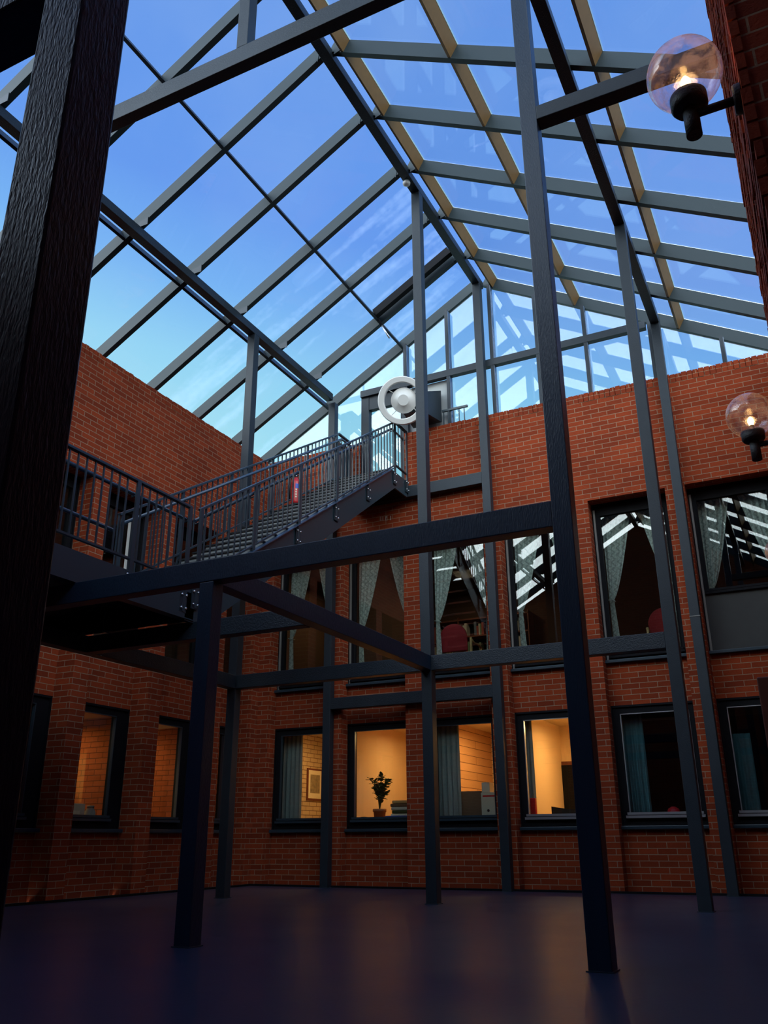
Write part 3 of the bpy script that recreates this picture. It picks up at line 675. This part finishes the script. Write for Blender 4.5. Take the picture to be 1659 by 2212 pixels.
# ------------------------------------------------------------------ globe wall lamps
def globe_lamp(label, c, wallx, D=.30, power=.8):
    x, y, z = c; R_ = D/2
    t_ = thing('globe_lamp', label, 'lamp', c, 'globe lamps along the right wall')
    prof = [(R_*math.sin(math.pi*k/24), -R_*math.cos(math.pi*k/24)) for k in range(3, 25)]
    B().lathe(c, (0, 0, 1), prof, 40).build('glass_globe', M_GLOBE, t_)
    zb_ = z-R_
    B().lathe((x, y, zb_), (0, 0, 1), [(0, -.035), (.062, -.035), (.072, -.02), (.072, .03), (.06, .035), (0, .035)], 28).build('lamp_holder', M_IRON, t_)
    B().tube([(x, y, zb_-.03), (x, y, zb_-.17)], .031, 20).build('stem', M_IRON, t_)
    B().tube([(x, y, zb_-.065), (wallx-.02, y, zb_-.065)], .018, 12).build('arm', M_IRON, t_)
    B().lathe((wallx, y, zb_-.065), (-1, 0, 0), [(0, .03), (.055, .03), (.06, .02), (.06, 0)], 20).build('wall_plate', M_IRON, t_)
    B().tube([(x, y, zb_+.03), (x, y, zb_+.075)], .016, 12).build('socket', M_IRON, t_)
    B().lathe((x, y, zb_+.07), (0, 0, 1), [(.0, 0), (.012, .004), (.017, .02), (.021, .036), (.017, .054), (.008, .068), (0, .072)], 18).build('bulb', M_BULB, t_)
    l = bpy.data.lights.new('bulb_light', 'POINT'); l.energy = power; l.color = (1, .55, .2); l.shadow_soft_size = .03
    o = bpy.data.objects.new('bulb_light', l); COL.objects.link(o); o.parent = t_; o.location = (0, 0, -R_+.16+.03)
    return t_
globe_lamp('largest globe lamp, at the top right corner on the brick pier', (-.066, 2.954, 3.705), .125)
globe_lamp('middle-sized globe lamp at the right edge below the nearest one, half cut by the frame', (-.085, 5.62, 3.36), .125)
globe_lamp('lowest globe lamp, only a pink sliver at the right edge before the upper window', (-.085, 9.75, 3.62), .30, power=.6)
# brown board standing at the right edge
cb = thing('freestanding_board', 'tall red-brown board at the right edge in front of the last lower window', 'board', (-.02, 5.0, 0))
B().box(-.262, .10, 4.97, 5.03, 0.02, 1.555).build('board_panel', M_BWOOD, cb, bevel=.006)
B().box(-.285, .11, 4.90, 5.10, 0, .03).build('foot', M_BWOOD, cb)
# ------------------------------------------------------------------ curtains
def drape(label, x0, x1, z0, z1, y, mat, folds=5, amp=.03, group=None):
    def f(u, v, th):
        return (x0+(x1-x0)*u, y+th+amp*math.sin(u*folds*2*math.pi+.6*math.sin(v*3))*(.5+.5*v), z1+(z0-z1)*v)
    o = B().grid(f, folds*12, 14).build('window_curtain', mat, loc=((x0+x1)/2, y, z1))
    return tag(o, label, 'curtain', group)
yc_ = YW+REC+.24
drape('grey curtain at the left of the lower window with the framed picture', -9.20, -8.74, 1.0, 2.66, yc_, M_TEAL)
drape('grey curtain at the left of the lower window with the cardboard boxes', -6.06, -5.60, 1.0, 2.66, yc_, M_TEAL)
drape('narrow grey curtain in the lower window with the dark doorway', -4.49, -4.30, 1.0, 2.66, yc_, M_TEAL, folds=2)
drape('teal curtain at the left of the dark lower window behind the right posts', -2.90, -2.50, 1.0, 2.60, yc_, M_DTEAL)
drape('teal curtain in the last dark lower window at the right edge', -1.22, -.96, .005, 2.2, yc_, M_DTEAL, folds=3)
def lace_curtain(label, xa, xb, side, z0=3.5, z1=6.0, y=YW+REC+.22, wide=.52, tie=.40):
    W_ = xb-xa; s = 1 if side == 'l' else -1; e = xa if side == 'l' else xb
    zt = z0+(z1-z0)*tie
    def width(v):
        z = z1+(z0-z1)*v
        if z > zt:
            q = (z-zt)/(z1-zt); return W_*(.07+(wide-.07)*(q**.75))
        q = (zt-z)/(zt-z0); return W_*(.07+.05*q)
    def f(u, v, th):
        w_ = width(v)
        return (e+s*(.01+w_*u), y+th+.022*math.sin(u*9*math.pi)*(.4+.6*min(1, w_/.4)), z1+(z0-z1)*v)
    o = B().grid(f, 60, 40).build('lace_curtain', M_LACE, loc=(e, y, z1))
    B().tube([(e+s*.0, y-.035, zt), (e+s*W_*.09, y-.04, zt-.02), (e+s*W_*.09, y+.05, zt-.02), (e, y+.045, zt)], .008, 6).build('tie_back', M_LACE, o)
    return tag(o, label, 'curtain', 'lace curtains of the upper windows')
nmw = ['leftmost upper window, behind the wall post', 'second upper window from the left', 'upper window with the red chair', 'upper window just left of the tall dark column', 'upper window behind the right grey post', 'far right upper window above the dark panel']
for i, (a, b) in enumerate(bays_b):
    zz = 3.425
    lace_curtain('left lace curtain of the '+nmw[i], a+.10, b-.08, 'l', z0=zz, tie=.40, wide=.46)
    lace_curtain('right lace curtain of the '+nmw[i], a+.10, b-.08, 'r', z0=zz, tie=.46, wide=.42)
# ------------------------------------------------------------------ reading room furniture
def armchair(label, x, y, rz_):
    t_ = thing('armchair', label, 'chair', (x, y, 3.42)); z = 3.42
    def R2(q): c, s = math.cos(rz_), math.sin(rz_); return (x+q[0]*c-q[1]*s, y+q[0]*s+q[1]*c, z+q[2])
    B().prism([R2((-.27, -.26, .42)), R2((.27, -.26, .42)), R2((.25, .26, .40)), R2((-.25, .26, .40))], (0, 0, .07)).build('seat', M_REDFAB, t_, bevel=.02)
    pts = [R2((-.25, .25, .48)), R2((.25, .25, .48))]+[R2((.26*math.cos(a), .30, .74+.24*math.sin(a))) for a in [math.pi*k/14 for k in range(15)]]
    c, s = math.cos(rz_), math.sin(rz_)
    B().prism(pts, (-.05*-s, .05*c, 0)).build('backrest', M_REDFAB, t_, bevel=.015)
    for sx in (-1, 1):
        for yy, hh in ((-.25, .62), (.26, .72)): B().bar(R2((sx*.31, yy, 0)), R2((sx*.31, yy, hh)), .035, .035, (1, 0, 0)).build('leg', M_WOOD, t_)
        B().tube([R2((sx*.31, -.30, .60)), R2((sx*.31, -.12, .655)), R2((sx*.31, .1, .64)), R2((sx*.31, .28, .70))], .02, 8).build('armrest', M_WOOD, t_)
    return t_
armchair('red round-backed armchair just inside the upper window left of the tall column', -5.68, 14.62, math.pi)
armchair('red armchair with pale arms inside the upper window behind the right grey post', -2.0, 15.15, math.pi-.5)
armchair('armchair of which only the pale arm shows in the second upper window', -7.15, 15.5, math.pi+.6)
bk = thing('bookcase', 'dark open bookcase at the back of the upper reading room', 'bookcase', (-6.6, 18.3, 3.42))
q = B(); q.box(-7.9, -5.4, 18.42, 18.48, 3.42, 5.5)
q.build('back_board', M_DARK, bk)
for k in range(6): B().box(-7.9, -5.4, 18.1, 18.48, 3.42+.40*k, 3.45+.40*k).build('shelf', M_BWOOD, bk)
for k in range(4): B().box(-7.9+.83*k-.012, -7.9+.83*k+.012, 18.1, 18.48, 3.42, 5.5).build('side_panel', M_BWOOD, bk)
bc = [(.25, .05, .04), (.10, .14, .2), (.45, .40, .3), (.12, .2, .12), (.5, .5, .46), (.2, .12, .2)]
bmats = [principled('book_cover_%s' % n, c, rough=.7) for n, c in zip(('red', 'blue', 'cream', 'green', 'white', 'plum'), bc)]
for k in range(1, 5):
    x = -7.85
    while x < -5.5:
        w_ = random.uniform(.03, .06); h_ = random.uniform(.22, .33)
        o = B().box(x, x+w_-.004, 18.14, 18.36, 3.45+.40*k, 3.45+.40*k+h_).build('book', random.choice(bmats), loc=(x, 18.25, 3.45+.40*k))
        tag(o, 'upright book on a shelf of the dark bookcase in the upper room', 'book', 'books in the reading room bookcase')
        x += w_
        if random.random() < .12: x += random.uniform(.1, .25)
# ------------------------------------------------------------------ office things
wy = YW+REC+.36
desk_n = ['low desk under the window with the framed picture', 'desk under the plant window holding pot and files', 'desk under the window with cardboard boxes', 'desk under the window of the dark-doorway office']
for i in range(4):
    a, b = bays_b[i]; t_ = thing('desk', desk_n[i], 'desk', ((a+b)/2, 14.5, 0))
    B().box(a+.05, b+.05, 14.10, 14.9, .96, 1.0).build('desk_top', M_WOOD if i == 1 else M_DARK, t_)
    for xx in (a+.12, b-.02):
        for yy in (14.16, 14.84): B().box(xx-.025, xx+.025, yy-.025, yy+.025, 0, .96).build('leg', M_DARK, t_)
# framed picture
pc = thing('framed_picture', 'framed landscape sketch on the painted brick wall in the leftmost back office', 'picture', (-9.55, 15.98, 1.81))
B().box(-9.56, -9.53, 15.70, 16.27, 1.50, 2.12).build('picture_frame', M_BWOOD, pc)
B().box(-9.54, -9.525, 15.735, 16.235, 1.535, 2.085).build('mount', M_PAPER, pc)
B().box(-9.535, -9.52, 15.80, 16.17, 1.64, 2.0).build('sketch', M_ART, pc)
# plant
px_, py_, pz_ = -7.20, 14.32, 1.0
pp = thing('potted_plant', 'leafy plant in a terracotta pot inside the second lower window', 'plant', (px_, py_, pz_))
B().lathe((px_, py_, pz_), (0, 0, 1), [(0, 0), (.085, 0), (.108, .20), (.12, .20), (.12, .25), (.10, .25), (.09, .23), (0, .23)], 24).build('pot', M_CLAY, pp)
sm = B(); lf = B()
for k in range(19):
    an = random.uniform(0, 6.28); h_ = random.uniform(.18, .58); sp = random.uniform(.04, .22)
    tip = Vector((px_+sp*math.cos(an), py_+sp*.6*math.sin(an), pz_+.24+h_)); mid = Vector((px_+sp*.3*math.cos(an), py_, pz_+.24+h_*.6))
    sm.tube([(px_, py_, pz_+.23), mid, tip], [.008, .006, .003], 6)
    for j in range(11):
        c = mid.lerp(tip, random.random()) if j else tip
        d = Vector((random.uniform(-1, 1), random.uniform(-1, 1), random.uniform(-.4, .8))).normalized(); L_ = random.uniform(.055, .11)
        sd_ = d.cross(Vector((0, 0, 1))).normalized()*L_*.42; upn = sd_.cross(d).normalized()*.006
        prof = [c, c+d*L_*.35+sd_, c+d*L_*.75+sd_*.8, c+d*L_, c+d*L_*.75-sd_*.8, c+d*L_*.35-sd_]
        lf.prism([tuple(v) for v in prof], upn)
sm.build('stem', M_LEAF, pp); lf.build('foliage', M_LEAF, pp)
fm = [M_LEAF, M_CARD, M_PAPER, M_LEAF, M_CARTON, M_CARD, M_WOOD]
fl_ = ['lowest folder of the crooked pile beside the plant pot', 'brown folder above the lowest one in the pile by the plant', 'cream folder in the lower middle of the pile by the plant', 'green folder in the middle of the pile by the plant', 'white folder in the upper middle of the pile by the plant', 'brown folder just under the top of the pile by the plant', 'tan folder on top of the pile by the plant']
for k in range(7):
    j = random.uniform(-.03, .03); z = 1.0+.055*k
    tag(B().box(-6.93+j, -6.50+j, 14.2, 14.5, z, z+.052).build('file_folder', fm[k], loc=(-6.7, 14.35, z), bevel=.012), fl_[k], 'folder')
tag(B().box(-7.0, -6.48, 14.105, 14.19, 1.0, 1.13).build('document_tray', M_BLUE, loc=(-6.74, 14.15, 1.0), bevel=.02), 'blue tray at the sill right of the terracotta pot', 'tray')
mg = thing('mug', 'dark mug with round handle left of the terracotta pot', 'mug', (-7.45, 14.2, 1.0))
B().lathe((-7.45, 14.2, 1.0), (0, 0, 1), [(0, 0), (.05, 0), (.055, .12), (.048, .12), (.045, .01), (0, .01)], 16).build('cup', M_BLACK, mg)
B().tube([(-7.40+.045*math.sin(a), 14.2, 1.06-.04*math.cos(a)) for a in [math.pi*k/8 for k in range(9)]], .008, 6).build('handle', M_BLACK, mg)
# boxes
def carton(label, x0, x1, y0, y1, z0, z1, mat, extra=False):
    t_ = thing('cardboard_box', label, 'box', ((x0+x1)/2, (y0+y1)/2, z0))
    B().box(x0, x1, y0, y1, z0, z1).build('carton', mat, t_, bevel=.004)
    B().box((x0+x1)/2-.025, (x0+x1)/2+.025, y0-.002, y1+.002, z0+.002, z1+.002).build('tape', M_CARTON if mat is M_CARTON else M_CARD, t_)
    if extra:
        B().lathe(((x0+x1)/2-.03, y0, (z0+z1)/2-.05), (0, -1, 0), [(0, .004), (.022, .004), (.022, 0)], 14).build('hand_hole', M_BLACK, t_)
        B().box(x0+.03, x1-.03, y0-.003, y0, z1-.07, z1-.045).build('printed_band', M_RED, t_)
carton('large brown box beside the curtain in the third lower window', -5.72, -5.27, 14.25, 14.7, 1.0, 1.50, M_CARD)
carton('white carton with red band beside the large brown box', -5.25, -4.95, 14.2, 14.5, 1.0, 1.47, M_CARTON, True)
carton('small box on top of the white carton', -5.25, -5.11, 14.25, 14.45, 1.474, 1.63, M_CARTON)
tag(B().box(-4.46, -4.30, 14.12, 14.2, 1.0, 1.36).build('ring_binder', M_RED, loc=(-4.38, 14.16, 1.0), bevel=.01), 'red binder at the foot of the narrow grey curtain', 'binder')
dd = struct(empty('door_2', (-4.2, 16.95, 0)))
B().box(-4.68, -3.6, 16.95, 17.0, 0, 2.13).build('door_frame', M_BWOOD, dd); B().box(-4.60, -3.7, 16.93, 16.96, 0, 2.06).build('door_leaf', M_DARK, dd)
oc = thing('office_chair', 'black chair back in front of the dark doorway in the fourth lower window', 'chair', (-3.85, 14.75, 0))
B().grid(lambda u, v, th: (-4.28+.9*u, 14.95+.12*math.sin(math.pi*u)+th, .75+.50*v-.05*math.sin(math.pi*u)*v), 14, 6, .05).build('backrest', M_BLACK, oc)
B().box(-4.2, -3.5, 15.0, 15.5, .48, .56).build('seat', M_BLACK, oc, bevel=.03); B().tube([(-3.85, 15.25, 0.05), (-3.85, 15.25, .48)], .03).build('pedestal', M_BLACK, oc)
B().bar((-4.15, 15.25, .03), (-3.55, 15.25, .03), .05, .05).bar((-3.85, 14.95, .03), (-3.85, 15.55, .03), .05, .05).build('base', M_BLACK, oc)
tag(B().lathe((-2.2, 14.3, .96), (0, 0, 1), [(0, 0), (.10, 0), (.12, .10), (.08, .20), (.03, .23), (0, .23)], 18).build('red_pot', M_RED, loc=(-2.2, 14.3, .96)), 'small red pot on the sill of the dark teal-curtained window', 'pot')
tag(B().box(-2.85, -1.68, 14.07, 14.6, .92, .96).build('shelf_board', M_DARK, loc=(-2.2, 14.3, .94)), 'dark shelf under the teal-curtained window', 'shelf')
# left office shelf things
tag(B().box(-10.3, xl0-.02, 7.9, 13.4, .98, 1.02).build('shelf_board', M_WOOD, loc=(-10, 10.5, 1.0)), 'pale long shelf behind the left side wall windows', 'shelf')
lb = thing('storage_box', 'tan box with a white tag in the left side wall\'s larger lit window', 'box', (-10.0, 9.85, 1.02))
B().box(-10.2, -9.93, 9.62, 10.06, 1.02, 1.27).build('carton', M_CARTON, lb, bevel=.006); B().box(-9.932, -9.926, 9.82, 9.96, 1.12, 1.17).build('label_tag', M_PAPER, lb)
jr = thing('glass_jar', 'grey jar right of the tan box in the left side wall window', 'jar', (-9.98, 10.22, 1.02))
B().lathe((-9.98, 10.22, 1.02), (0, 0, 1), [(0, 0), (.07, 0), (.08, .03), (.08, .14), (.05, .19), (.05, .2), (0, .2)], 18).build('body', M_TEAL, jr)
B().lathe((-9.98, 10.22, 1.22), (0, 0, 1), [(0, 0), (.055, 0), (.055, .03), (0, .03)], 18).build('lid', M_FRAMEG, jr)
tag(B().lathe((-10.0, 11.2, 1.02), (0, 0, 1), [(0, 0), (.05, 0), (.07, .12), (.04, .2), (.02, .28), (0, .28)], 14).build('vase', M_CLAY, loc=(-10.0, 11.2, 1.02)), 'small clay vase in the narrow lit window behind the short post', 'vase')
lp = B(); lp.box(-10.35, -10.32, 11.60, 11.66, 1.1, 2.0)
tag(lp.build('wall_light_strip', M_TUBE, loc=(-10.33, 11.63, 1.5)), 'upright glowing strip in the narrow lit window behind the short post', 'lamp')
# tidy helper properties
for o in list(bpy.data.objects):
    if '_o' in o: del o['_o']
